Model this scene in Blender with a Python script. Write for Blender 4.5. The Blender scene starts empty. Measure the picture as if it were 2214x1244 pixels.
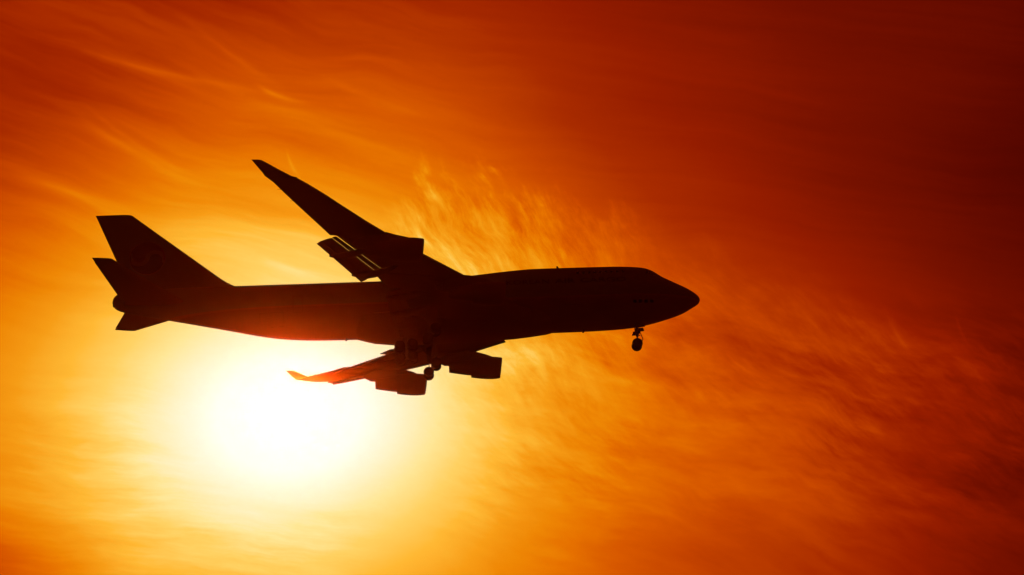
import bpy, math, random
import numpy as np
from mathutils import Vector, Matrix

# ------------------------------------------------------------------ camera, sun, sky
S = bpy.context.scene
COL = S.collection
R = math.radians
ELEV = 0.3906335914          # the lens looks up 22.4 degrees
FPX, WPX = 5718.1, 2214.0    # focal length in pixels of the full photograph
CAMZ = 1.7
RIGHT = Vector((1, 0, 0))
FWD = Vector((0, math.cos(ELEV), math.sin(ELEV)))
UP = Vector((0, -math.sin(ELEV), math.cos(ELEV)))

cam = bpy.data.objects.new('camera', bpy.data.cameras.new('camera'))
COL.objects.link(cam)
cam.location = (0, 0, CAMZ)
cam.rotation_euler = (math.pi / 2 + ELEV, 0, 0)
cam.data.sensor_width = 36.0
cam.data.lens = FPX / WPX * 36.0
cam.data.clip_start = 0.5
cam.data.clip_end = 20000
S.camera = cam

SUN_DIR = (FWD + RIGHT * ((615 - 1107) / FPX) + UP * ((622 - 903) / FPX)).normalized()
LAMP_DIR = (FWD + RIGHT * ((622 - 1107) / FPX) + UP * ((622 - 884) / FPX)).normalized()   # the disc itself, hidden in the clipped glow
SUN_EL = math.asin(SUN_DIR.z)
SUN_AZ = math.atan2(SUN_DIR.x, SUN_DIR.y)
sun = bpy.data.objects.new('sun', bpy.data.lights.new('sun', 'SUN'))
COL.objects.link(sun)
sun.data.energy = 3.0
sun.data.angle = R(0.53)
sun.data.color = (1.0, 0.088, 0.003)
sun.rotation_euler = LAMP_DIR.to_track_quat('Z', 'Y').to_euler()
sun.location = (-60, 500, 260)

S.view_settings.view_transform = 'Standard'
S.view_settings.look = 'None'
S.view_settings.exposure = 0.0
S.view_settings.gamma = 1.0
S.cycles.use_denoising = True
S.cycles.max_bounces = 6
S.cycles.volume_bounces = 0
S.cycles.sample_clamp_indirect = 0.0

world = bpy.data.worlds.new('World')
S.world = world
world.use_nodes = True
NT = world.node_tree
NT.nodes.clear()


def srgb(c):
    return tuple(((v / 255) / 12.92 if v / 255 <= 0.04045 else ((v / 255 + 0.055) / 1.055) ** 2.4) for v in c)


class N:
    """a number flowing through the world's node tree"""
    def __init__(self, sock): self.s = sock
    def _m(self, op, *o, clamp=False):
        n = NT.nodes.new('ShaderNodeMath'); n.operation = op; n.use_clamp = clamp
        for i, v in enumerate((self,) + o):
            if isinstance(v, N): NT.links.new(v.s, n.inputs[i])
            else: n.inputs[i].default_value = v
        return N(n.outputs[0])
    def __add__(self, o): return self._m('ADD', o)
    __radd__ = __add__
    def __mul__(self, o): return self._m('MULTIPLY', o)
    __rmul__ = __mul__
    def __sub__(self, o): return self._m('SUBTRACT', o)
    def __rsub__(self, o): return (self * -1.0) + o
    def __truediv__(self, o): return self._m('DIVIDE', o)
    def exp(self): return self._m('EXPONENT')
    def pow(self, p): return self._m('POWER', p)
    def max(self, o): return self._m('MAXIMUM', o)
    def min(self, o): return self._m('MINIMUM', o)
    def sqrt(self): return self._m('SQRT')
    def clamp(self): return (self + 0.0)._m('ADD', 0.0, clamp=True)


def smooth(x, a, b):
    """0 below a, 1 above b (a may exceed b)"""
    n = NT.nodes.new('ShaderNodeMapRange'); n.interpolation_type = 'SMOOTHSTEP'
    NT.links.new(x.s, n.inputs[0])
    if a < b:
        v = (a, b, 0.0, 1.0)
    else:
        v = (b, a, 1.0, 0.0)
    for i in range(4): n.inputs[1 + i].default_value = v[i]
    return N(n.outputs[0])


def dotv(sock, vec):
    n = NT.nodes.new('ShaderNodeVectorMath'); n.operation = 'DOT_PRODUCT'
    NT.links.new(sock, n.inputs[0]); n.inputs[1].default_value = vec
    return N(n.outputs['Value'])


def noise(u, v, seed, detail=4.0, rough=0.55, dist=0.0):
    c = NT.nodes.new('ShaderNodeCombineXYZ')
    for i, q in enumerate((u, v)): NT.links.new(q.s, c.inputs[i])
    c.inputs[2].default_value = seed
    n = NT.nodes.new('ShaderNodeTexNoise'); n.noise_dimensions = '3D'
    n.inputs['Scale'].default_value = 1.0
    n.inputs['Detail'].default_value = detail
    n.inputs['Roughness'].default_value = rough
    n.inputs['Distortion'].default_value = dist
    NT.links.new(c.outputs[0], n.inputs['Vector'])
    return N(n.outputs['Fac']) - 0.5


def ramp(x, stops, interp='LINEAR', grey=True):
    n = NT.nodes.new('ShaderNodeValToRGB'); cr = n.color_ramp; cr.interpolation = interp
    NT.links.new(x.s, n.inputs[0])
    while len(cr.elements) < len(stops): cr.elements.new(0.5)
    for e, (p, c) in zip(cr.elements, stops):
        e.position = p; e.color = (c, c, c, 1) if grey else (*c, 1)
    return n


# sky chart: degrees right of and above the sun
SR = (RIGHT - SUN_DIR * RIGHT.dot(SUN_DIR)).normalized()
SU = SUN_DIR.cross(SR) * -1
if SU.z < 0: SU = -SU
tc = NT.nodes.new('ShaderNodeTexCoord')
D = tc.outputs['Generated']
dz = dotv(D, SUN_DIR).max(0.06)
X = dotv(D, SR) / dz * 57.2958
Y = dotv(D, SU) / dz * 57.2958
rho = (X * X + Y * Y * 1.5625).sqrt()
# brightness falling away from the sun (the aureole in thin cirrus)
K = [(0, 1.10), (1.5, .985), (3, .862), (4.5, .777), (6, .663), (8, .524), (10, .405), (13, .288), (16, .201), (20, .072), (28, .070), (45, .080)]
rs = (rho / 45.0).clamp()
base = N(ramp(rs, [(k / 45.0, v / 1.2) for k, v in K], 'B_SPLINE').outputs[0]) * 1.2
t = base
# broad thin and thick patches of the cloud veil
for a, b, c in [(-6, 1.2, .03), (-6, 5, -.098), (-6, 9, .015), (-2, -3, .023), (-2, 1.2, .014), (-2, 9, -.034), (2.5, 1.2, .049), (2.5, 5, -.024),
                (7, -3, -.02), (7, 5, -.053), (7, 9, -.015), (11.5, -3, .045), (11.5, 1.2, .037), (11.5, 5, -.055), (16, 1.2, .022), (16, 5, -.062), (16, 9, .043)]:
    dx, dy = X - a, Y - b
    t = t + ((dx * dx + dy * dy) * (-1 / 8.4)).exp() * c
# wandering of the fibres: broad bends, then tangles
w1 = noise(X * 0.16, Y * 0.22, 3.1, 2.0, 0.5)
w2 = noise(X * 0.55, Y * 0.7, 7.7, 3.0, 0.5)
w3 = noise(X * 1.7, Y * 2.0, 9.3, 3.0, 0.55)
tuft = noise(X * 0.9, Y * 1.1, 61.0, 5.0, 0.6)


def fibre(ang, fl, fa, seed, warp=1.6, warp2=0.35, tangle=0.0, detail=5.0, rough=0.58):
    ca, sa = math.cos(R(ang)), math.sin(R(ang))
    u = X * ca + Y * sa
    v = Y * ca - X * sa + w1 * warp + w2 * warp2
    if tangle: v = v + w3 * tangle
    return noise(u * fl, v * fa, seed, detail, rough)


fade = smooth(t, 1.0, 0.70)                      # the glare near the sun drowns the cloud texture
# upper left: long soft streaks sinking to the right
mA = smooth(X, 7.5, 0.5) * smooth(Y, 0.8, 4.0)
cA = fibre(-15, 0.09, 1.0, 11.0, 2.2, 0.45) * 0.20 + fibre(-13, 0.12, 2.0, 12.5, 1.9, 0.35, 0.03) * 0.105 + fibre(-21, 0.2, 4.6, 13.5, 1.6, 0.4, 0.05) * 0.06 + 0.018
t = t + mA * cA * fade
# the faint level streaks across the dark right
mR = smooth(X, 1.0, 5.0) * smooth(Y, 2.0, 4.5)
t = t + mR * (fibre(-5, 0.10, 0.9, 15.0, 1.2, 0.2) * 0.06 + fibre(-7, 0.16, 3.2, 16.0, 1.2, 0.3, 0.05) * 0.055)
# the ragged band of fallstreaks: steep wisps at its upper edge
edge = ramp(((X + 1.0) / 20.0).clamp(), [(0, .55), (.14, .68), (.19, .765), (.27, .775), (.36, .715), (.45, .63), (.53, .565), (.66, .46), (.8, .32), (1, .08)], 'B_SPLINE')
edgeY = N(edge.outputs[0]) * 8.0 - 0.77
near = smooth(X, 11.0, 5.0)                      # the wisps lean further over and grow fainter to the right
far = 1.0 - near
f70 = fibre(-60, 0.65, 2.2, 21.0, 0.9, 0.6, 0.03, 8.0, 0.68)
f45 = fibre(-44, 0.55, 2.2, 22.0, 1.0, 0.5, 0.0, 8.0, 0.68)
fb = f70 * near + f45 * far
depth = edgeY - Y + fb * 2.6 + tuft * 2.2
mB = (smooth(depth, -0.25, 0.8) * near + smooth(depth, -0.5, 1.4) * far) * smooth(depth, 6.5, 1.6) * smooth(X, 1.8, 3.0)
fine = fibre(-54, 1.2, 5.5, 27.0, 0.6, 0.6, 0.03, 6.0, 0.66)
fine2 = fibre(-37, 1.1, 5.5, 28.0, 0.8, 0.5, 0.0, 6.0, 0.66)
ff = fine * near + fine2 * far
patch = near * 0.45 + 0.55 + far * smooth(noise(X * 0.45, Y * 0.6, 79.0, 3.0, 0.5), -0.12, 0.18) * 0.35 - far * 0.25
t = t + mB * ((fb * 0.34 + ff * 0.30 + tuft * 0.16) * patch * (near * 0.30 + 0.70) + near * 0.035 + 0.01) * fade
# lower right: curved, tangled fibres and darker gaps
mD = smooth(X, 2.5, 5.0) * smooth(Y, 3.4, 1.2) * smooth(Y, -4.2, -1.0)
pa = smooth(noise(X * 0.42, Y * 0.6, 71.0, 3.0, 0.55), -0.10, 0.16)      # where one family of strands shows
pb = smooth(noise(X * 0.50, Y * 0.75, 75.0, 3.0, 0.55), -0.08, 0.16)
sA = fibre(-33, 0.50, 2.8, 33.0, 1.0, 0.4, 0.0, 8.0, 0.68) * 0.16 + fibre(-40, 1.0, 6.0, 37.0, 1.0, 0.4, 0.0, 6.0, 0.68) * 0.09
sB = fibre(-14, 0.32, 2.4, 34.0, 1.1, 0.4, 0.0, 8.0, 0.66) * 0.17 + fibre(-19, 0.7, 6.0, 38.0, 1.0, 0.4, 0.0, 6.0, 0.66) * 0.08
cD = fibre(-11, 0.16, 0.85, 31.0, 1.6, 0.5, 0.0, 6.0, 0.6) * 0.34 + sA * (pa * 0.85 + 0.15) + sB * (pb * 0.85 + 0.15) + tuft * 0.06
t = t + mD * cD * fade
mD2 = smooth(X, 2.5, 5.0) * smooth(Y, -0.3, -2.3)
t = t + mD2 * (fibre(-28, 0.2, 1.0, 35.0, 1.4, 0.5) * 0.08 + fibre(-25, 0.3, 3.2, 36.0, 1.2, 0.6, 0.1) * 0.06) * fade
# lower left: level ripples
mC = smooth(X, 3.0, 0.0) * smooth(Y, 2.0, -0.8)
cC = fibre(-8, 0.28, 1.4, 41.0, 0.9, 0.4, 0.05, 6.0, 0.58) * 0.15 + fibre(-7, 0.40, 3.8, 42.0, 0.9, 0.5, 0.08, 6.0, 0.62) * 0.10
t = t + mC * cC * smooth(t, 1.0, 0.86)
t = t - smooth(X, -3.0, -6.6) * smooth(Y, -1.0, -3.6) * 0.13
# single drawn-out filaments: (points in degrees, width, strength)
FIL = [(-5.2, 8.2, -2.6, 7.45, 1.2, 6.95, .085, .045), (-4.85, 6.8, -3.4, 5.8, -1.0, 4.7, .12, .050),
       (-4.6, 7.0, -3.3, 5.95, -1.4, 5.0, .07, .035), (-2.5, 8.9, -1.1, 7.8, 0.2, 7.05, .09, .035), (-2.0, 7.4, -0.3, 6.75, 2.2, 6.45, .16, .035),
       (-0.75, 7.3, -0.15, 6.98, 0.8, 6.85, .06, .060), (-6.1, 5.35, -4.6, 4.85, -2.6, 4.3, .12, .04),
       (-0.7, 3.5, 0.1, 3.2, 1.1, 3.05, .09, .030), (-0.02, 5.85, 0.12, 5.5, 0.42, 5.15, .045, .045), (0.5, 7.6, 1.8, 6.95, 4.2, 6.6, .10, .03),
       (9.55, 1.5, 9.85, 1.2, 10.6, 0.85, .05, .035), (13.15, 2.35, 13.4, 1.9, 13.9, 1.3, .06, .03), (14.7, 2.4, 14.85, 1.95, 15.3, 1.5, .05, .025)]
for x0, y0, x1, y1, x2, y2, wd, st in FIL:
    cf = np.polyfit([x0, x1, x2], [y0, y1, y2], 2)
    yy = (X * float(cf[0]) + float(cf[1])) * X + float(cf[2])
    slope = abs((y2 - y0) / (x2 - x0)); ww = 0.95 * wd * math.sqrt(1 + slope * slope)
    q = (Y - yy + w2 * 0.12) / ww
    ln = (q * q * -1.0).exp() + (smooth(q, -3.5, 0.0) * smooth(q, 0.6, 0.0)) * 0.35
    m = smooth(X, x0, x0 + (x1 - x0) * 0.8) * smooth(X, x2, x1)
    t = t + ln * m * st * (w2 * 1.4 + 0.85)
t = (t + noise(X * 4.0, Y * 7.0, 51.0, 4.0, 0.65) * 0.014) / 1.15

TONE = [(0.0, (22, 1, 0)), (.12, (88, 8, 0)), (.2, (115, 17, 0)), (.28, (145, 28, 0)), (.34, (164, 42, 0)), (.43, (194, 68, 0)),
        (.5, (212, 88, 0)), (.57, (226, 112, 0)), (.63, (234, 134, 4)), (.7, (242, 156, 22)), (.77, (249, 184, 52)),
        (.83, (252, 208, 98)), (.885, (255, 229, 150)), (.95, (255, 243, 205)), (1.015, (255, 254, 246)), (1.09, (258, 258, 258))]
tone = ramp(t, [(p / 1.15, srgb(c)) for p, c in TONE], 'LINEAR', grey=False)
bg = NT.nodes.new('ShaderNodeBackground'); bg.inputs['Strength'].default_value = 1.0
NT.links.new(tone.outputs[0], bg.inputs[0])
# the clear air overhead and behind the lens, reddened by dust
sky = NT.nodes.new('ShaderNodeTexSky'); sky.sky_type = 'NISHITA'; sky.sun_disc = False
sky.sun_elevation = SUN_EL; sky.sun_rotation = SUN_AZ
sky.dust_density = 6.0; sky.air_density = 2.0
tint = NT.nodes.new('ShaderNodeMix'); tint.data_type = 'RGBA'; tint.blend_type = 'MULTIPLY'
tint.inputs['Factor'].default_value = 1.0
NT.links.new(sky.outputs[0], tint.inputs['A']); tint.inputs['B'].default_value = (1.0, 0.02, 0.0, 1)
bg2 = NT.nodes.new('ShaderNodeBackground'); bg2.inputs['Strength'].default_value = 0.0003
NT.links.new(tint.outputs['Result'], bg2.inputs[0])
addn = NT.nodes.new('ShaderNodeAddShader')
NT.links.new(bg.outputs[0], addn.inputs[0]); NT.links.new(bg2.outputs[0], addn.inputs[1])
out = NT.nodes.new('ShaderNodeOutputWorld')
NT.links.new(addn.outputs[0], out.inputs['Surface'])

# ------------------------------------------------------------------ materials


def mat(name, col, rough=0.4, metal=0.0, spec=0.5, var=0.06, scale=1.5, coat=0.0):
    m = bpy.data.materials.new(name); m.use_nodes = True
    nt = m.node_tree; b = nt.nodes['Principled BSDF']
    tx = nt.nodes.new('ShaderNodeTexCoord'); nz = nt.nodes.new('ShaderNodeTexNoise')
    nz.inputs['Scale'].default_value = scale; nz.inputs['Detail'].default_value = 6
    nt.links.new(tx.outputs['Object'], nz.inputs['Vector'])
    mr = nt.nodes.new('ShaderNodeMapRange'); mr.inputs[3].default_value = 1 - var * 2; mr.inputs[4].default_value = 1 + var * 2
    nt.links.new(nz.outputs['Fac'], mr.inputs[0])
    mx = nt.nodes.new('ShaderNodeVectorMath'); mx.operation = 'SCALE'; mx.inputs[0].default_value = col[:3]
    nt.links.new(mr.outputs[0], mx.inputs['Scale'])
    nt.links.new(mx.outputs[0], b.inputs['Base Color'])
    mr2 = nt.nodes.new('ShaderNodeMapRange'); mr2.inputs[3].default_value = rough * 0.8; mr2.inputs[4].default_value = min(1, rough * 1.2)
    nt.links.new(nz.outputs['Fac'], mr2.inputs[0]); nt.links.new(mr2.outputs[0], b.inputs['Roughness'])
    b.inputs['Metallic'].default_value = metal
    b.inputs['Specular IOR Level'].default_value = spec
    return m


BLUE = (0.17, 0.31, 0.42)
M_WING = mat('grey_wing_paint', (0.18, 0.185, 0.19), 0.5)
M_BLUE = mat('sky_blue_paint', BLUE, 0.4)
M_WHITE = mat('white_paint', (0.25, 0.25, 0.25), 0.4)
M_NACELLE = mat('nacelle_paint', (0.18, 0.185, 0.195), 0.45)
M_METAL = mat('bare_metal', (0.22, 0.215, 0.21), 0.5, 0.5)
M_DARK = mat('soot_metal', (0.08, 0.075, 0.07), 0.5, 0.6)
M_RUBBER = mat('tyre_rubber', (0.11, 0.11, 0.11), 0.8, 0, 0.3)
M_STRUT = mat('gear_paint', (0.20, 0.20, 0.21), 0.5)
M_GLASS = mat('dark_glass', (0.012, 0.014, 0.018), 0.12)
M_LETTER = mat('navy_lettering', (0.07, 0.08, 0.16), 0.45)
M_SEAM = mat('door_seam_paint', (0.13, 0.14, 0.15), 0.5)
M_RED = mat('red_paint', (0.13, 0.02, 0.02), 0.45)


def fuselage_material():
    """sky blue above, a silver line, pale grey belly; faint frame joints in the roughness"""
    m = bpy.data.materials.new('fuselage_paint'); m.use_nodes = True
    nt = m.node_tree; b = nt.nodes['Principled BSDF']; L = nt.links
    tx = nt.nodes.new('ShaderNodeTexCoord'); sp = nt.nodes.new('ShaderNodeSeparateXYZ')
    L.new(tx.outputs['Object'], sp.inputs[0])
    cr = nt.nodes.new('ShaderNodeValToRGB'); cr.color_ramp.interpolation = 'CONSTANT'
    mr = nt.nodes.new('ShaderNodeMapRange'); mr.inputs[1].default_value = -5; mr.inputs[2].default_value = 5
    L.new(sp.outputs['Z'], mr.inputs[0]); L.new(mr.outputs[0], cr.inputs[0])
    e = cr.color_ramp.elements
    e[0].position = 0; e[0].color = (0.19, 0.19, 0.20, 1)
    e[1].position = 0.455; e[1].color = (0.24, 0.24, 0.24, 1)
    x = e.new(0.475); x.color = (*BLUE, 1)
    nz = nt.nodes.new('ShaderNodeTexNoise'); nz.inputs['Scale'].default_value = 0.6; nz.inputs['Detail'].default_value = 7
    L.new(tx.outputs['Object'], nz.inputs['Vector'])
    dm = nt.nodes.new('ShaderNodeMapRange'); dm.inputs[3].default_value = .86; dm.inputs[4].default_value = 1.1
    L.new(nz.outputs['Fac'], dm.inputs[0])
    mx = nt.nodes.new('ShaderNodeVectorMath'); mx.operation = 'SCALE'
    L.new(cr.outputs[0], mx.inputs[0]); L.new(dm.outputs[0], mx.inputs['Scale']); L.new(mx.outputs[0], b.inputs['Base Color'])
    b.inputs['Roughness'].default_value = 0.42
    return m


M_FUS = fuselage_material()

# ------------------------------------------------------------------ mesh helpers (aircraft axes: x = 34 - station, y to port, z up)


def build(name, verts, faces, material, parent, smooth_angle=40, label=None):
    me = bpy.data.meshes.new(name)
    me.from_pydata([tuple(v) for v in verts], [], faces)
    me.validate(); me.update()
    import bmesh
    bm = bmesh.new(); bm.from_mesh(me)
    bmesh.ops.remove_doubles(bm, verts=bm.verts, dist=1e-5)
    bmesh.ops.recalc_face_normals(bm, faces=bm.faces)
    for f in bm.faces: f.smooth = True
    for e in bm.edges:
        if len(e.link_faces) == 2 and e.calc_face_angle(0) > R(smooth_angle): e.smooth = False
    bm.to_mesh(me); bm.free()
    me.materials.append(material)
    o = bpy.data.objects.new(name, me); COL.objects.link(o)
    if parent is not None: o.parent = parent
    if label: o['label'] = label
    return o


class MB:
    def __init__(self): self.v, self.f = [], []
    def loft(self, rings, cap0=True, cap1=True, closed=True):
        n = len(rings[0]); b = len(self.v)
        for r in rings: self.v += [tuple(p) for p in r]
        for i in range(len(rings) - 1):
            for j in range(n if closed else n - 1):
                k = (j + 1) % n
                self.f.append((b + i * n + j, b + i * n + k, b + (i + 1) * n + k, b + (i + 1) * n + j))
        if cap0: self.f.append(tuple(b + j for j in range(n))[::-1])
        if cap1: self.f.append(tuple(b + (len(rings) - 1) * n + j for j in range(n)))
        return self
    def tube(self, a, b, r0, r1=None, n=14, mid=None):
        a, b = Vector(a), Vector(b); r1 = r0 if r1 is None else r1
        d = (b - a).normalized(); q = d.to_track_quat('Z', 'Y')
        u, w = q @ Vector((1, 0, 0)), q @ Vector((0, 1, 0))
        rr = [(a, r0), (b, r1)]
        self.loft([[p + (u * math.cos(2 * math.pi * j / n) + w * math.sin(2 * math.pi * j / n)) * r for j in range(n)] for p, r in rr])
        return self
    def box(self, c, sx, sy, sz, m=None, bev=0.15):
        c = Vector(c); h = Vector((sx, sy, sz)) / 2; b = min(sx, sy, sz) * bev
        prof = [(-h.x + b, -h.y), (h.x - b, -h.y), (h.x, -h.y + b), (h.x, h.y - b), (h.x - b, h.y), (-h.x + b, h.y), (-h.x, h.y - b), (-h.x, -h.y + b)]
        rings = []
        for z, k in ((-h.z, 1 - bev * .5), (-h.z + b, 1), (h.z - b, 1), (h.z, 1 - bev * .5)):
            rr = []
            for x, y in prof:
                p = Vector((x * k, y * k, z))
                if m is not None: p = m @ p
                rr.append(c + p)
            rings.append(rr)
        return self.loft(rings)
    def lathe(self, prof, m, n=28, closed_profile=False):
        """prof: (axial, radius) revolved about m's x axis"""
        rings = []
        pr = prof + [prof[0]] if closed_profile else prof
        for a, r in pr:
            rings.append([m @ Vector((a, max(r, 1e-4) * math.cos(2 * math.pi * j / n), max(r, 1e-4) * math.sin(2 * math.pi * j / n))) for j in range(n)])
        return self.loft(rings, not closed_profile, not closed_profile)
    def plate(self, pts, th_vec):
        """a flat outline (list of Vector) thickened both ways along th_vec"""
        t_ = Vector(th_vec)
        return self.loft([[Vector(p) - t_ for p in pts], [Vector(p) + t_ for p in pts]])
    def done(self, name, material, parent, ang=40, label=None): return build(name, self.v, self.f, material, parent, ang, label)


def P3(s, y, z): return Vector((34.0 - s, y, z))


def pchip(xs, ys):
    xs, ys = np.array(xs, float), np.array(ys, float)
    h = np.diff(xs); d = np.diff(ys) / h; m = np.zeros(len(xs))
    m[0], m[-1] = d[0], d[-1]
    for i in range(1, len(xs) - 1):
        if d[i - 1] * d[i] > 0:
            w1_, w2_ = 2 * h[i] + h[i - 1], h[i] + 2 * h[i - 1]
            m[i] = (w1_ + w2_) / (w1_ / d[i - 1] + w2_ / d[i])
    def f(x):
        i = int(np.clip(np.searchsorted(xs, x) - 1, 0, len(h) - 1)); u = (x - xs[i]) / h[i]; u = min(max(u, 0), 1)
        return float((1 + 2 * u) * (1 - u) ** 2 * ys[i] + u * (1 - u) ** 2 * h[i] * m[i] + u * u * (3 - 2 * u) * ys[i + 1] + u * u * (u - 1) * h[i] * m[i + 1])
    return f


# ------------------------------------------------------------------ the aircraft
PSI, TH, DIST, TX = 0.021579478, 0.0458976388, 310.0, -12.024268
ROT = Matrix.Rotation(PSI, 3, 'Z') @ Matrix.Rotation(-TH, 3, 'Y')
jet = bpy.data.objects.new('cargo_jet', None); COL.objects.link(jet)
jet.location = Vector((0, 0, CAMZ)) + RIGHT * TX + FWD * DIST + ROT @ Vector((0, 0, -2.8))
jet.rotation_euler = ROT.to_euler()
jet.empty_display_size = 5
jet['label'] = 'four engined cargo jet silhouetted against the sunset sky with gear and flaps down'
jet['category'] = 'airplane'

# --- fuselage: an egg of a broad main lobe and a narrower upper deck lobe
TANE = 0.412
SW = [(0.03, .06), (.15, .42), (.4, .78), (.8, 1.18), (1.5, 1.68), (2.3, 2.08), (3.2, 2.42), (4.3, 2.74), (5.5, 2.98), (7, 3.15), (9, 3.24), (11, 3.25), (46, 3.25),
      (50, 3.12), (54, 2.84), (58, 2.42), (61, 2.02), (64, 1.58), (66, 1.32), (67.3, 1.14), (68.0, .97), (68.35, .76), (68.55, .46), (68.64, .08)]
STOP = [(0.03, .0), (.15, .34), (.4, .64), (.78, .97), (1.72, 1.60), (2.88, 2.23), (4.26, 2.95), (5.0, 3.2), (7, 3.5), (10, 3.69), (40, 3.72), (54.4, 3.73), (60, 3.72), (64, 3.62), (66.5, 3.50), (67.6, 3.32),
        (68.1, 3.12), (68.38, 2.86), (68.57, 2.5), (68.64, 2.2)]
SBOT = [(0.03, -.1), (.15, -.42), (.4, -.70), (.81, -.97), (2.23, -1.79), (4.12, -2.45), (5.9, -2.93), (7.86, -3.31), (10.04, -3.48), (13.6, -3.58), (17, -3.6), (41.8, -3.57),
        (45.4, -3.49), (48.97, -3.20), (51.48, -2.77), (54.6, -2.05), (59.5, -.95), (62, -.40), (64.5, .14), (66.4, .58), (67.2, .80), (67.7, .97), (68.15, 1.20), (68.42, 1.45), (68.57, 1.75), (68.64, 2.02)]
SMID = [(0.03, -.05), (1, -.05), (5, 0), (50, 0), (56, .5), (60, 1.05), (64, 1.6), (67, 2.0), (68.64, 2.1)]
HUMP = [(3.6, 2.3), (4.26, 2.97), (4.75, 3.36), (5.23, 3.72), (5.7, 4.0), (6.2, 4.2), (6.8, 4.34), (8, 4.47), (9.99, 4.57), (13, 4.6), (17, 4.62), (19.53, 4.61), (21.5, 4.50), (23.5, 4.34), (25.5, 4.15), (27, 4.02), (29.5, 3.80), (33, 3.4)]
LOBE = [(3.6, .5), (4.3, 1.0), (5.2, 1.5), (6.2, 1.9), (8, 2.2), (11, 2.3), (20, 2.3), (26, 2.2), (33, 2.0)]
fW, fT, fB, fM, fH, fL = (pchip(*zip(*q)) for q in (SW, STOP, SBOT, SMID, HUMP, LOBE))
NSEC = 72


def section(s):
    w, z0 = fW(s), fM(s)
    wt = w * TANE
    hu = math.sqrt(max((fT(s) - z0) ** 2 - wt * wt, (0.2 * w) ** 2)) if fT(s) > z0 else .02
    hl = math.sqrt(max((z0 - fB(s)) ** 2 - wt * wt, (0.2 * w) ** 2)) if fB(s) < z0 else .02
    ph = np.linspace(0, 2 * np.pi, 720, endpoint=False)
    c, sn = np.cos(ph), np.sin(ph)
    h = z0 * sn + np.sqrt((w * c) ** 2 + (np.where(sn > 0, hu, hl) * sn) ** 2)
    if 3.6 < s < 33:
        r = fL(s); zl = fH(s) - r / math.cos(ELEV)
        h2 = zl * sn + r
        k = 0.06
        h = np.maximum(h, h2) + k * np.log1p(np.exp(-np.abs(h - h2) / k)) * (h2 > h - 0.6)
    dp = ph[1] - ph[0]
    hd = (np.roll(h, -1) - np.roll(h, 1)) / (2 * dp)
    y = h * c - hd * sn; z = h * sn + hd * c
    # resample evenly by arc length
    L = np.hypot(np.diff(np.append(y, y[0])), np.diff(np.append(z, z[0]))); a = np.concatenate([[0], np.cumsum(L)])
    g = np.linspace(0, a[-1], NSEC, endpoint=False)
    return np.stack([np.interp(g, a, np.append(y, y[0])), np.interp(g, a, np.append(z, z[0]))], 1)


ST = [.03, .08, .15, .26, .4, .58, .8, 1.1, 1.5, 1.9, 2.3, 2.75, 3.2, 3.6, 3.9, 4.2, 4.5, 4.8, 5.1, 5.4, 5.7, 6.0, 6.3, 6.7, 7.2, 8, 9, 10, 11.5, 13, 15, 17, 19, 20, 21, 22, 23, 24, 25, 26, 27, 28, 29.5, 31, 33, 36, 39, 42, 44, 46, 48, 49.5, 51, 52.5,
      54, 55.5, 57, 58.5, 60, 61.5, 63, 64.5, 65.8, 66.8, 67.4, 67.8, 68.1, 68.3, 68.45, 68.57, 68.64]
mb = MB()
mb.loft([[P3(s, q[0], q[1]) for q in section(s)] for s in ST])
fus = mb.done('fuselage', M_FUS, jet, 35)


def skin(s, z, side=-1, off=0.0):
    """point on the fuselage skin at station s, height z"""
    q = section(s); m = q[:, 0] * side > 0
    yy, zz = q[m, 0], q[m, 1]; o = np.argsort(zz)
    zz, yy = zz[o], yy[o]
    y = float(np.interp(z, zz, yy)); dy = float(np.interp(z + .05, zz, yy)) - float(np.interp(z - .05, zz, yy))
    nrm = Vector((0, side, -side * dy / .1 * 1.0)); nrm = Vector((0, side * 1.0, -dy * side / .1 * side)).normalized()
    return P3(s, y, z) + nrm * off


# tail cone exhaust of the auxiliary power unit, with a small lip
mb = MB(); mm = Matrix.Translation(P3(68.42, 0, 1.78)) @ Matrix.Rotation(R(-8), 4, 'Y')
mb.lathe([(0.2, .16), (0.18, .19), (-.17, .19), (-.17, .16), (0.18, .14)], mm, 18)
mb.done('exhaust_pipe', M_DARK, fus)
# cockpit windows
for side in (-1, 1):
    for k, (s0, s1, za, zb) in enumerate([(4.52, 5.08, 2.62, 3.02), (5.16, 5.72, 2.72, 3.2), (5.80, 6.30, 2.80, 3.28)]):
        pts = []
        for i in range(5):
            u = i / 4; s = s0 + (s1 - s0) * u
            pts.append((skin(s, za - .06 * u, side, .02), skin(s, zb + .05 * u, side, .02)))
        mb = MB(); b = 0
        for a, c in pts: mb.v += [tuple(a), tuple(c)]
        mb.f += [(2 * i, 2 * i + 1, 2 * i + 3, 2 * i + 2) for i in range(4)]
        mb.done('cockpit_window', M_GLASS, fus)


def skin_patch(s0, s1, z0, z1, side, off, n=4, m=4):
    mb = MB()
    for i in range(n + 1):
        for j in range(m + 1):
            mb.v.append(tuple(skin(s0 + (s1 - s0) * i / n, z0 + (z1 - z0) * j / m, side, off)))
    for i in range(n):
        for j in range(m):
            a = i * (m + 1) + j
            mb.f.append((a, a + 1, a + m + 2, a + m + 1))
    return mb


for side in (-1, 1):
    for k in range(9):
        s = 8.9 + k * 0.66
        skin_patch(s, s + .26, 2.95 - .01 * k, 3.27 - .01 * k, side, .015, 2, 3).done('deck_window', M_GLASS, fus)
    for k in range(4):
        s = 5.75 + k * 0.66
        skin_patch(s, s + .42, -1.28, -.95, side, .015, 2, 2).done('nose_window', M_GLASS, fus)


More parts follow.
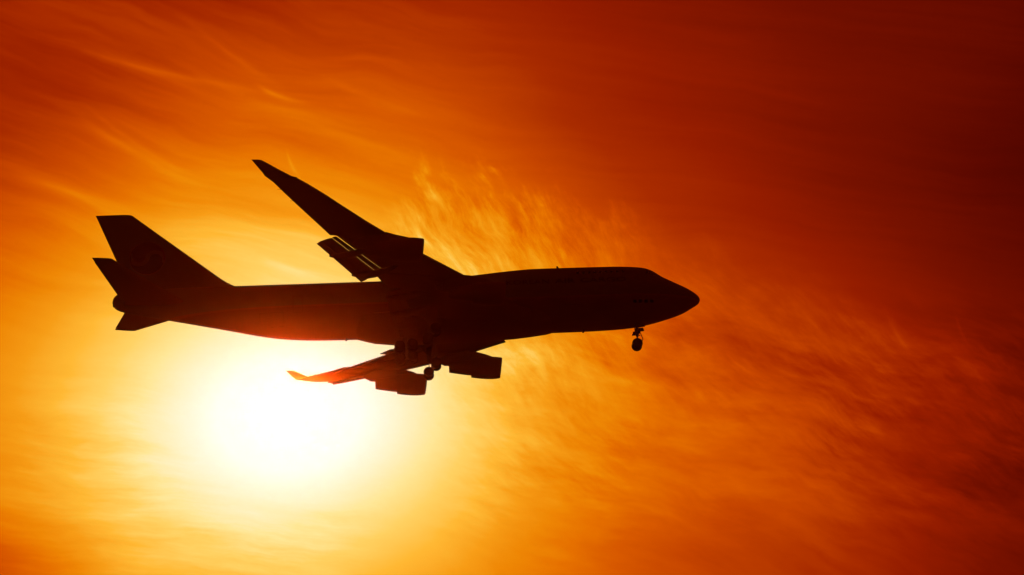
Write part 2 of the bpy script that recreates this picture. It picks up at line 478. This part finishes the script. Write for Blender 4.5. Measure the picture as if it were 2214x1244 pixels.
def frame_patch(name, s0, s1, z0, z1, side, w=0.05):
    """raised outline of a door"""
    mb = MB()
    for a in ((s0, s1, z0, z0 + w), (s0, s1, z1 - w, z1), (s0, s0 + w, z0 + w, z1 - w), (s1 - w, s1, z0 + w, z1 - w)):
        p = skin_patch(*a, side, .012, 6, 6); b = len(mb.v); mb.v += p.v; mb.f += [tuple(i + b for i in f) for f in p.f]
    mb.done(name, M_SEAM, fus)


for side in (-1, 1):
    frame_patch('cabin_door', 10.6, 11.8, -1.1, 0.95, side)
    frame_patch('cabin_door', 46.4, 47.5, -1.1, 0.95, side)
frame_patch('cargo_hatch', 14.0, 16.7, -2.75, -1.25, -1)
frame_patch('cargo_hatch', 48.6, 51.4, -2.35, -.95, -1)

# lettering on the starboard side of the upper deck
def lettering(txt, s_start, s_end, zb0, zb1, cap, side, name, material):
    cu = bpy.data.curves.new('lettering', 'FONT'); cu.body = txt; cu.size = 1.0; cu.resolution_u = 3; cu.offset = .018
    o = bpy.data.objects.new('lettering', cu); COL.objects.link(o)
    dg = bpy.context.evaluated_depsgraph_get(); dg.update()
    me = bpy.data.meshes.new_from_object(o.evaluated_get(dg))
    bpy.data.objects.remove(o)
    import bmesh
    bm = bmesh.new(); bm.from_mesh(me)
    bmesh.ops.triangulate(bm, faces=bm.faces)
    for _ in range(2): bmesh.ops.subdivide_edges(bm, edges=[e for e in bm.edges if e.calc_length() > .12], cuts=1)
    bmesh.ops.triangulate(bm, faces=bm.faces)
    xs = [v.co.x for v in bm.verts]; ys = [v.co.y for v in bm.verts]
    x0, x1, yb, yt = min(xs), max(xs), 0.0, max(ys)
    cache = {}
    for v in bm.verts:
        u = (v.co.x - x0) / (x1 - x0); h = (v.co.y - yb) / (yt - yb)
        s = s_start + (s_end - s_start) * u
        v.co = skin(s, zb0 + (zb1 - zb0) * u + cap * h, side, 0.022)
    bm.to_mesh(me); bm.free()
    me.materials.append(material); me.name = name
    ob = bpy.data.objects.new(name, me); COL.objects.link(ob); ob.parent = fus
    return ob


for word, a, b in (('KOREAN', 22.75, 17.72), ('AIR', 17.1, 14.68), ('CARGO', 14.1, 8.75)):
    lettering(word, a, b, 1.52, 1.50, .68, -1, 'title_lettering', M_LETTER)
for word, a, b in (('KOREAN', 8.75, 13.78), ('AIR', 14.4, 16.82), ('CARGO', 17.4, 22.75)):
    lettering(word, a, b, 1.50, 1.52, .68, 1, 'title_lettering', M_LETTER)

# wing to body fairing
mb = MB(); rings = []
FB = [(17.3, -3.50, 2.2), (18.2, -3.74, 2.6), (19.95, -3.97, 2.95), (22, -4.17, 3.2), (26, -4.38, 3.42), (31, -4.45, 3.5), (35.9, -4.42, 3.45), (38.25, -4.14, 3.2), (39.4, -3.82, 2.85), (40.4, -3.50, 2.3)]
for s, zs, w in FB:
    zc = -1.6; hl = math.sqrt(max((zc - zs) ** 2 - (w * TANE) ** 2, .2))
    rr = []
    for j in range(40):
        a = math.pi + math.pi * j / 39
        rr.append(P3(s, w * math.copysign(abs(math.cos(a)) ** .9, math.cos(a)), zc + hl * math.sin(a)))
    rings.append(rr + [P3(s, w * .8, zc + .5), P3(s, -w * .8, zc + .5)])
mb.loft(rings); fairing = mb.done('belly_fairing', M_WING, jet)
# blade antennas
for s, z, h, name in ((16.35, 4.48, .36, 1), (13.75, -3.36, -.30, 1), (41.35, -3.36, -.30, 1)):
    mb = MB(); sg = 1 if h > 0 else -1
    mb.plate([P3(s - .2, 0, z - sg * .25), P3(s + .22, 0, z - sg * .25), P3(s + .32, 0, z + h), P3(s + .12, 0, z + h)], (0, .03, 0))
    mb.done('antenna', M_WHITE, jet)

# --- lifting surfaces
NA = 14


def aerofoil(tc, n=NA):
    xs = [(1 - math.cos(math.pi * i / n)) / 2 for i in range(n + 1)]
    th = lambda x: 5 * tc * (.2969 * math.sqrt(x) - .126 * x - .3516 * x * x + .2843 * x ** 3 - .1030 * x ** 4)
    up = [(x, th(x)) for x in xs]; lo = [(x, -th(x) * .92) for x in xs[1:-1]]
    return up[::-1] + lo           # trailing edge over the top to the nose and back underneath


def foil_ring(le, te, tc, tmin=.03):
    le, te = Vector(le), Vector(te); ch = te - le; c = ch.length
    n = Vector((0, 0, 1)); n = (n - ch * (n.dot(ch) / ch.dot(ch))).normalized()
    rr = []
    for x, tt in aerofoil(tc):
        rr.append(le + ch * x + n * (tt * c + (tmin / 2 * (1 if tt >= 0 else -1) if x > .97 else 0)))
    return rr


def wing_panel(mb, st, sg):
    """st: (y, sLE, zLE, sTE, zTE, t/c)"""
    mb.loft([foil_ring(P3(a, sg * y, b), P3(c, sg * y, d), tcr) for y, a, b, c, d, tcr in st])


fLEs = pchip([0, 3, 10.24, 12.53, 17.79, 23.21, 30.57, 31.2], [17.2, 19.9, 26.42, 28.43, 33.42, 38.42, 44.95, 45.75])
fLEz = pchip([0, 3, 10.24, 12.53, 17.79, 23.21, 30.57, 31.2], [-2.2, -1.95, -1.02, -.76, .10, 1.22, 2.90, 3.12])
fKs = pchip([3, 6.7, 10.24, 12.53, 17.79, 23.21, 30.57], [19.4, 22.95, 26, 28, 33, 38, 44.45])
fKz = pchip([3, 6.7, 10.24, 12.53, 17.79, 23.21, 30.57], [-2.4, -1.95, -1.5, -1.22, -.36, .76, 2.38])


def side_parts(sg):
    sag = lambda y: float(np.interp(y, [0, 10, 20, 29, 31, 32], [0, -.03, -.13, -.14, -.06, .06])) if sg > 0 else 0.0
    wing_y = lambda y, te, tez, tc: (y, fLEs(y), fLEz(y) + sag(y), te, tez, tc)
    mb = MB()
    wing_panel(mb, [wing_y(0.5, 33.4, -2.3, .135), wing_y(3.2, 34.0, -2.1, .13), wing_y(6.5, 34.5, -1.65, .12), wing_y(9.75, 35.0, -1.2, .115), wing_y(9.8, 36.6, -1.12, .11),
                    wing_y(12.75, 37.9, -.52, .105), wing_y(12.8, 36.62, -.48, .11), wing_y(16.5, 39.16, .16, .105), wing_y(20.5, 41.82, .83, .10), wing_y(20.55, 42.5, .87, .098),
                    wing_y(23.14, 44.0, 1.44, .095), wing_y(26, 45.75, 2.14, .09), wing_y(28.06, 47, 2.67, .088), wing_y(30.0, 48.05, 3.08, .085), wing_y(31.05, 48.9, 3.38, .08)], sg)
    wing = mb.done('wing', M_WING, jet)
    # winglet: blended up from the tip
    mb = MB()
    rings = []
    for y, a, b, c, d, tc in [(31.0, 45.45, 3.08, 48.88, 3.37, .08), (31.2, 46.05, 3.20, 48.98, 3.46, .07), (31.35, 46.5, 3.42, 49.1, 3.62, .065), (31.55, 47.35, 3.85, 49.45, 4.0, .06), (31.8, 48.55, 4.52, 49.95, 4.58, .055), (31.93, 49.2, 4.86, 50.22, 4.90, .05), (31.94, 49.55, 4.92, 50.28, 4.94, .04)]:
        le, te = P3(a, sg * y, b + sag(y)), P3(c, sg * y, d + max(0, sag(y))); ch = te - le; cl = ch.length
        k = min(1, max(0, (y - 31.0) / .5)); nn = Vector((0, -sg * math.sin(k * R(68)), math.cos(k * R(68))))
        rings.append([le + ch * x + nn * (tt * cl + (.012 * (1 if tt >= 0 else -1) if x > .97 else 0)) for x, tt in aerofoil(tc)])
    mb.loft(rings); wl = mb.done('winglet', M_WING, wing)
    # triple slotted flaps: fore, mid and aft element, each its own piece
    def flap(name, a, b, n=2):
        # a, b: inboard/outboard (y, sLE, zLE, sTE, zTE, tc)
        m_ = MB(); m_.loft([foil_ring(P3(q[1], sg * q[0], q[2]), P3(q[3], sg * q[0], q[4]), q[5], .02) for q in (a, b)])
        m_.done(name, M_WING, wing)
    flap('fore_flap', (12.95, 36.60, -.56, 37.35, -.72, .13), (20.5, 41.76, .70, 42.27, .60, .12))
    flap('mid_flap', (12.95, 37.25, -.83, 38.75, -1.34, .14), (20.5, 42.21, .50, 43.5, .20, .14))
    flap('aft_flap', (12.95, 38.62, -1.28, 39.36, -1.68, .14), (20.5, 43.4, .24, 43.95, -.10, .13))
    flap('fore_flap', (3.6, 33.7, -2.35, 34.6, -2.6, .2), (9.7, 34.8, -1.32, 35.5, -1.45, .2))
    flap('mid_flap', (3.6, 34.5, -2.6, 35.6, -3.05, .16), (9.7, 35.4, -1.46, 36.3, -1.7, .16))
    flap('aft_flap', (3.6, 35.5, -3.0, 36.0, -3.3, .14), (9.7, 36.2, -1.66, 36.7, -1.9, .14))
    # leading edge flaps drooped forward
    for y0, y1 in ((6.55, 11.0), (13.4, 20.4), (22.2, 30.1 if sg > 0 else 29.7)):
        rings = []
        for i in range(7):
            y = y0 + (y1 - y0) * i / 6
            hs, hz = fLEs(y) + .30, fLEz(y) - .04 + sag(y)
            ks, kz = fKs(y), fKz(y) + sag(y)
            pr = [(hs, hz), ((hs + ks) / 2 - .10, (hz + kz) / 2 + .10), (ks - .02, kz + .12), (ks, kz), (ks + .10, kz - .02), (ks + .17, kz + .08), ((hs + ks) / 2 + .04, (hz + kz) / 2 - .02), (hs + .12, hz - .16)]
            rings.append([P3(a, sg * y, b) for a, b in pr])
        MB().loft(rings).done('leading_edge_flap', M_WING, wing)
    # flap track fairings
    for y, ln, k in ((14.4, 5.2, 1), (18.2, 4.8, 1), (5.9, 5.4, 0), (9.0, 5.2, 0)):
        if k:
            te_s = 39.36 + (43.95 - 39.36) * (y - 12.95) / 7.55; te_z = -1.68 + (1.58) * (y - 12.95) / 7.55
        else:
            te_s = 36.0 + .7 * (y - 3.6) / 6.1; te_z = -3.3 + 1.4 * (y - 3.6) / 6.1
        rings = []; n = 11
        for i in range(n):
            u = i / (n - 1)
            s = te_s + .12 - ln * (1 - u); rad = .44 * math.sin(math.pi * min(1, max(.0, u * .93 + .035))) ** .6
            zz = te_z + (-.02) + (1 - u) * (.95 if k else 1.1) - .42 * math.sin(math.pi * u)
            rings.append([P3(s, sg * (y + rad * .62 * math.cos(2 * math.pi * j / 16)), zz + rad * math.sin(2 * math.pi * j / 16)) for j in range(16)])
        MB().loft(rings).done('flap_track_fairing', M_WING, wing)
    # static wicks / aileron hinge stub near the tip
    for y in (26.7, 28.7):
        fs = 44 + (y - 23.14) * .61; fz = 1.44 + (y - 23.14) * .25
        MB().tube(P3(fs - .1, sg * y, fz), P3(fs + .32, sg * y, fz + .02), .025, .012, 6).done('static_wick', M_DARK, wing)
    # tailplane
    mb = MB()
    mb.loft([foil_ring(P3(a, sg * y, b), P3(c, sg * y, d), tc, .02) for y, a, b, c, d, tc in
             [(.6, 59.0, .86, 67.16, 1.26, .10), (1.5, 59.7, 1.03, 67.20, 1.62, .10), (5, 62.5, 1.71, 68.08, 2.18, .09), (10.5, 66.88, 2.80, 69.52, 3.05, .075), (10.86, 67.14, 2.87, 69.60, 3.11, .065),
              (11.10, 67.42, 2.98, 69.65, 3.15, .055), (11.14, 68.05, 3.05, 69.67, 3.17, .04)]])
    tp = mb.done('tailplane', M_WING, jet)
    mb = MB()
    mb.loft([foil_ring(P3(a, sg * y, b), P3(c, sg * y, d), .09, .02) for y, a, b, c, d in [(1.9, 66.0, 1.52, 67.42, 1.655), (10.2, 68.72, 2.95, 69.49, 3.015)]])
    mb.done('elevator', M_WING, tp)
    return wing


wings = {sg: side_parts(sg) for sg in (-1, 1)}

# --- fin
fT_ = [(2.2, 53.2, 66.0, .10), (3.3, 53.75, 66.45, .10), (3.72, 54.4, 66.64, .10), (3.95, 54.85, 66.73, .10), (4.25, 55.36, 66.86, .10), (4.76, 56.08, 67.08, .10), (7.7, 59.70, 68.36, .095), (10.5, 63.15, 69.55, .09), (12.95, 66.15, 70.58, .085),
       (13.17, 66.42, 70.68, .07), (13.27, 66.66, 70.72, .05), (13.32, 67.2, 70.75, .03)]
rings = []
for z, a, b, tc in fT_:
    c = b - a
    tz = z + (.04 if z > 13 else 0)
    rings.append([P3(a + c * x, tt * c * .85, z) for x, tt in aerofoil(tc)])
fin = MB().loft(rings).done('tail_fin', M_BLUE, jet)


def fin_y(s, z):
    zz = [q[0] for q in fT_]
    a = np.interp(z, zz, [q[1] for q in fT_]); b = np.interp(z, zz, [q[2] for q in fT_]); tc = np.interp(z, zz, [q[3] for q in fT_])
    c = b - a; x = min(max((s - a) / c, 0), 1)
    return .85 * c * 5 * tc * (.2969 * math.sqrt(x) - .126 * x - .3516 * x * x + .2843 * x ** 3 - .1030 * x ** 4)


def fin_shape(name, poly, material, side, off):
    """poly: outline of (s, z) fan-filled by rings towards its centre line, laid on the fin's side"""
    me = bpy.data.meshes.new(name)
    import bmesh
    bm = bmesh.new()
    vs = [bm.verts.new((s, z, 0)) for s, z in poly]
    f = bm.faces.new(vs); bmesh.ops.triangulate(bm, faces=[f])
    for _ in range(2): bmesh.ops.subdivide_edges(bm, edges=[e for e in bm.edges if e.calc_length() > .35], cuts=1)
    bmesh.ops.triangulate(bm, faces=bm.faces)
    for v in bm.verts:
        s, z = v.co.x, v.co.y
        v.co = P3(s, side * (fin_y(s, z) + off), z)
    bm.to_mesh(me); bm.free(); me.materials.append(material)
    o = bpy.data.objects.new(name, me); COL.objects.link(o); o.parent = fin
    return o


# emblem: a disc of red and blue comma shapes parted by a white wave
EC, ER = (64.6, 7.55), 2.05
def arc(cx, cz, r, a0, a1, n=14): return [(cx + r * math.cos(R(a0 + (a1 - a0) * i / n)), cz + r * math.sin(R(a0 + (a1 - a0) * i / n))) for i in range(n + 1)]
for side in (-1, 1):
    # seen from starboard the nose is to the right, so stations run leftwards; both sides keep the same (s, z) picture
    cx, cz = EC
    fin_shape('tail_emblem', arc(cx, cz, ER + .09, 0, 360, 48)[:-1], M_WHITE, side, .010)
    h = ER / 2
    red = arc(cx, cz, ER, -20, 160, 26) + arc(cx + h * math.cos(R(160)) * 1.0, cz + h * math.sin(R(160)), h * .80, 160, 330, 14) + arc(cx + h * math.cos(R(-20)), cz + h * math.sin(R(-20)), h * 1.30, 150, -10, 14)
    def inside(p):
        d = math.hypot(p[0] - cx, p[1] - cz)
        return p if d <= ER else (cx + (p[0] - cx) * ER / d, cz + (p[1] - cz) * ER / d)
    red = [inside(p) for p in red]
    blu = [(2 * cx - a, 2 * cz - b) for a, b in red]
    fin_shape('tail_emblem', [(2 * cx - a, b) for a, b in red], M_RED, side, .022)
    fin_shape('tail_emblem', [(2 * cx - a, b) for a, b in blu], M_LETTER, side, .022)

# --- engines
def engine(y, s0, z0, sg, tilt=.045, toe=0.0, pylon=None):
    root = bpy.data.objects.new('engine', None); COL.objects.link(root); root.parent = jet
    Y_ = sg * y
    def M(ax): pass
    def ring(x, r, n=36, shear=0.0):
        zc = z0 + tilt * x
        rr = []
        for j in range(n):
            a = 2 * math.pi * j / n
            dz_ = r * math.sin(a)
            rr.append(P3(s0 + x - dz_ * shear, Y_ + r * math.cos(a), zc + dz_))
        return rr
    dr = .15
    prof = [(.55, 1.06, .08), (.22, 1.08, .12), (.06, 1.12, dr), (.0, 1.17, dr), (.03, 1.21, dr), (.15, 1.26, dr), (.45, 1.31, .12), (1.0, 1.355, .08), (1.7, 1.36, .04), (2.5, 1.32, .02), (3.2, 1.25, 0), (3.62, 1.19, 0), (3.64, 1.16, 0), (3.2, 1.18, 0), (2.6, 1.16, 0)]
    mb = MB(); mb.loft([ring(*q[:2], shear=q[2]) for q in prof], False, False); mb.done('fan_cowl', M_NACELLE, root)
    # lip of bare metal
    mb = MB(); mb.loft([ring(x - .006, r, shear=h) for x, r, h in [(.2, 1.075, .12), (.06, 1.11, dr), (-.004, 1.17, dr), (.03, 1.216, dr), (.16, 1.268, dr), (.3, 1.29, .13)]], False, False); mb.done('inlet_lip', M_METAL, root)
    mb = MB(); mb.loft([ring(x, r) for x, r in [(2.5, .98), (3.3, .97), (3.6, .95), (4.2, .90), (5.0, .80), (5.8, .69), (6.28, .62), (6.28, .57), (5.9, .58)]], True, False); mb.done('core_cowl', M_METAL, root)
    mb = MB(); mb.loft([ring(x, r, 24) for x, r in [(5.2, .40), (5.8, .36), (6.1, .26), (6.26, .08)]]); mb.done('exhaust_plug', M_DARK, root)
    # fan: spinner and blades
    mb = MB(); mb.loft([ring(x, r, 20) for x, r in [(.55, .03), (.7, .16), (.95, .28), (1.15, .34), (1.5, .34)]]); mb.done('spinner', M_DARK, root)
    mb = MB()
    for k in range(24):
        a = 2 * math.pi * k / 24
        pts = []
        for r, tw in ((.3, .25), (.7, .55), (1.07, .85)):
            for e in (-1, 1):
                aa = a + e * .10 * math.sin(tw) / max(r, .4); x = 1.2 + e * .14 * math.cos(tw)
                pts.append(P3(s0 + x, Y_ + r * math.cos(aa), z0 + tilt * x + r * math.sin(aa)))
        b = len(mb.v); mb.v += [tuple(p) for p in pts]; mb.f += [(b, b + 1, b + 3, b + 2), (b + 2, b + 3, b + 5, b + 4)]
    mb.loft([ring(1.45, 1.07, 36), ring(1.5, 1.07, 36)])
    mb.done('fan_blades', M_DARK, root)
    # pylon: profile in (s, z), tapering in plan to a thin tail
    top, bot = pylon
    mb = MB(); rings = []
    for (s, zt), (s_, zb) in zip(top, bot):
        u = (s - top[0][0]) / (top[-1][0] - top[0][0]); w = .26 * math.sin(math.pi * min(1, .12 + u * .86)) ** .7 + .02
        rings.append([P3(s, Y_ - w * .6, zt), P3(s, Y_ + w * .6, zt), P3(s, Y_ + w, zt * .7 + zb * .3), P3(s, Y_ + w, zt * .2 + zb * .8), P3(s, Y_ + w * .5, zb), P3(s, Y_ - w * .5, zb), P3(s, Y_ - w, zt * .2 + zb * .8), P3(s, Y_ - w, zt * .7 + zb * .3)])
    mb.loft(rings); mb.done('pylon', M_NACELLE, root)
    return root


for sg in (-1, 1):
    up = .26 if sg < 0 else -.03
    engine(20.83, 32.36, -1.66 + up, sg, pylon=(
        [(33.2, -.34 + up * .5), (34.0, .05 + up * .4), (35.4, .46 + up * .2), (36.3, .72 - min(0, -up) * .4), (37.3, .72), (38.3, .55), (39.2, .2), (40.1, -.2)],
        [(33.2, -.8), (34.0, -1.0), (35.4, -1.3), (36.3, -1.3), (37.3, -1.2), (38.3, -1.05), (39.3, -1.0), (40.1, -.5)]))
    engine(11.68, 23.30, -3.28 + (.1 if sg < 0 else 0), sg, pylon=(
        [(24.1, -1.90), (25.0, -1.52), (26.4, -1.07), (27.2, -.84), (28.2, -.72), (29.2, -1.1), (30.1, -1.5), (31.0, -1.9)],
        [(24.1, -2.4), (25.0, -2.6), (26.4, -2.9), (27.2, -2.9), (28.2, -2.85), (29.2, -2.8), (30.15, -2.74), (31.0, -2.3)]))

# --- landing gear
def wheel(parent, c, r=.6, w=.42, axis_y=1):
    m = Matrix.Translation(c) @ Matrix.Rotation(R(90), 4, 'Z')
    hw = w / 2
    tyre = MB().lathe([(-hw * .7, r * .52), (-hw * .95, r * .62), (-hw, r * .78), (-hw * .86, r * .92), (-hw * .55, r * .985), (0, r), (hw * .55, r * .985), (hw * .86, r * .92), (hw, r * .78), (hw * .95, r * .62), (hw * .7, r * .52)], m, 32).done('wheel', M_RUBBER, parent)
    return tyre


def gear_root(name):
    o = bpy.data.objects.new(name, None); COL.objects.link(o); o.parent = jet
    return o


ng = gear_root('nose_gear')
wheel(ng, P3(7.74, -.46, -5.37), .62, .40); wheel(ng, P3(7.76, .46, -5.37), .62, .40)
MB().tube(P3(7.74, -.5, -5.36), P3(7.74, .5, -5.36), .09).tube(P3(7.62, 0, -3.0), P3(7.67, 0, -4.35), .17).tube(P3(7.67, 0, -4.3), P3(7.74, 0, -5.36), .10).done('strut', M_STRUT, ng)
MB().tube(P3(7.35, 0, -3.7), P3(7.02, 0, -4.72), .05).tube(P3(7.02, 0, -4.72), P3(7.3, 0, -5.15), .05).done('torque_link', M_STRUT, ng)
MB().tube(P3(7.7, 0, -4.15), P3(7.3, 0, -4.25), .05).tube(P3(7.6, -.22, -4.15), P3(7.6, .22, -4.15), .10).box(P3(7.98, 0, -3.98), .42, .5, .34).box(P3(8.22, 0, -4.12), .16, .3, .16).done('steering_unit', M_STRUT, ng)
MB().tube(P3(7.5, 0, -3.95), P3(6.95, 0, -3.3), .07).done('drag_brace', M_STRUT, ng)
for sy in (-1, 1):
    MB().plate([P3(6.85, sy * .62, -3.05), P3(7.92, sy * .60, -3.05), P3(7.9, sy * .66, -3.55), P3(6.74, sy * .72, -3.42)], (0, .03, 0)).done('gear_door', M_WING, ng)
    MB().tube(P3(7.36, sy * .18, -3.9), P3(7.52, sy * .18, -3.9), .12, .10).done('landing_light', M_GLASS, ng)


def main_gear(name, y, sc, zc, ang, top):
    g = gear_root(name)
    ca, sa = math.cos(R(ang)), math.sin(R(ang))
    for e in (-1, 1):           # +1 is the front axle
        s, z = sc - e * .735 * ca, zc + e * .735 * sa
        for dy in (-.57, .57): wheel(g, P3(s, y + dy, z), .62, .44)
    m = MB().tube(P3(sc + .8 * ca, y, zc - .8 * sa), P3(sc - .8 * ca, y, zc + .8 * sa), .15)
    for e in (-1, 1):
        s, z = sc - e * .735 * ca, zc + e * .735 * sa
        m.tube(P3(s, y - .58, z), P3(s, y + .58, z), .09)
    m.done('truck_beam', M_STRUT, g)
    MB().tube(P3(sc, y, zc), P3(sc + .02, y, zc + 1.2), .15).tube(P3(sc + .02, y, zc + 1.15), P3(*top), .22).done('strut', M_STRUT, g)
    MB().tube(P3(sc + .35, y, zc + .05), P3(sc + .42, y - .05, zc + .75), .05).tube(P3(sc + .42, y - .05, zc + .75), P3(sc + .15, y, zc + 1.35), .05).done('torque_link', M_STRUT, g)
    return g


for sg in (-1, 1):
    g = main_gear('wing_gear', sg * 5.55, 31.61, -5.40, 52, (31.3, sg * 5.1, -2.4))
    MB().tube(P3(31.6, sg * 5.5, -4.2), P3(31.5, sg * 3.4, -3.0), .09).tube(P3(31.62, sg * 5.5, -4.3), P3(33.2, sg * 5.2, -2.4), .08).done('side_brace', M_STRUT, g)
    MB().plate([P3(30.9, sg * 6.15, -2.2), P3(32.3, sg * 6.15, -2.2), P3(32.2, sg * 6.2, -4.3), P3(31.0, sg * 6.2, -4.3)], (0, .03, 0)).done('gear_door', M_WING, g)
    g = main_gear('body_gear', sg * 1.92, 34.6, -5.35, 8, (34.2, sg * 1.7, -3.4))
    MB().tube(P3(34.5, sg * 1.9, -4.3), P3(33.0, sg * 1.6, -3.6), .09).done('side_brace', M_STRUT, g)
    MB().plate([P3(33.2, sg * 2.9, -3.6), P3(35.4, sg * 2.9, -3.6), P3(35.3, sg * 3.05, -4.6), P3(33.3, sg * 3.05, -4.6)], (0, .03, 0)).done('gear_door', M_WING, g)

# ------------------------------------------------------------------ veiling glare: thin scattering air box, added to imitate lens glare near the sun
hz = bpy.data.materials.new('glare_haze'); hz.use_nodes = True
nt = hz.node_tree; nt.nodes.clear()
pv = nt.nodes.new('ShaderNodeVolumePrincipled'); mo = nt.nodes.new('ShaderNodeOutputMaterial')
pv.inputs['Color'].default_value = (.95, .93, .9, 1)
pv.inputs['Density'].default_value = 1.6e-5
pv.inputs['Anisotropy'].default_value = 0.9945
nt.links.new(pv.outputs[0], mo.inputs['Volume'])
x0, x1, y0, y1, z0, z1 = -160, 160, -30, 420, -1.0, 190
vv = [(x, y, z) for x in (x0, x1) for y in (y0, y1) for z in (z0, z1)]
me = bpy.data.meshes.new('glare_haze'); me.from_pydata(vv, [], [(0, 1, 3, 2), (4, 6, 7, 5), (0, 4, 5, 1), (2, 3, 7, 6), (0, 2, 6, 4), (1, 5, 7, 3)])
me.materials.append(hz)
ho = bpy.data.objects.new('glare_haze', me); COL.objects.link(ho)
ho['kind'] = 'stuff'; ho['label'] = 'thin scattering air added to imitate lens glare around the sun'
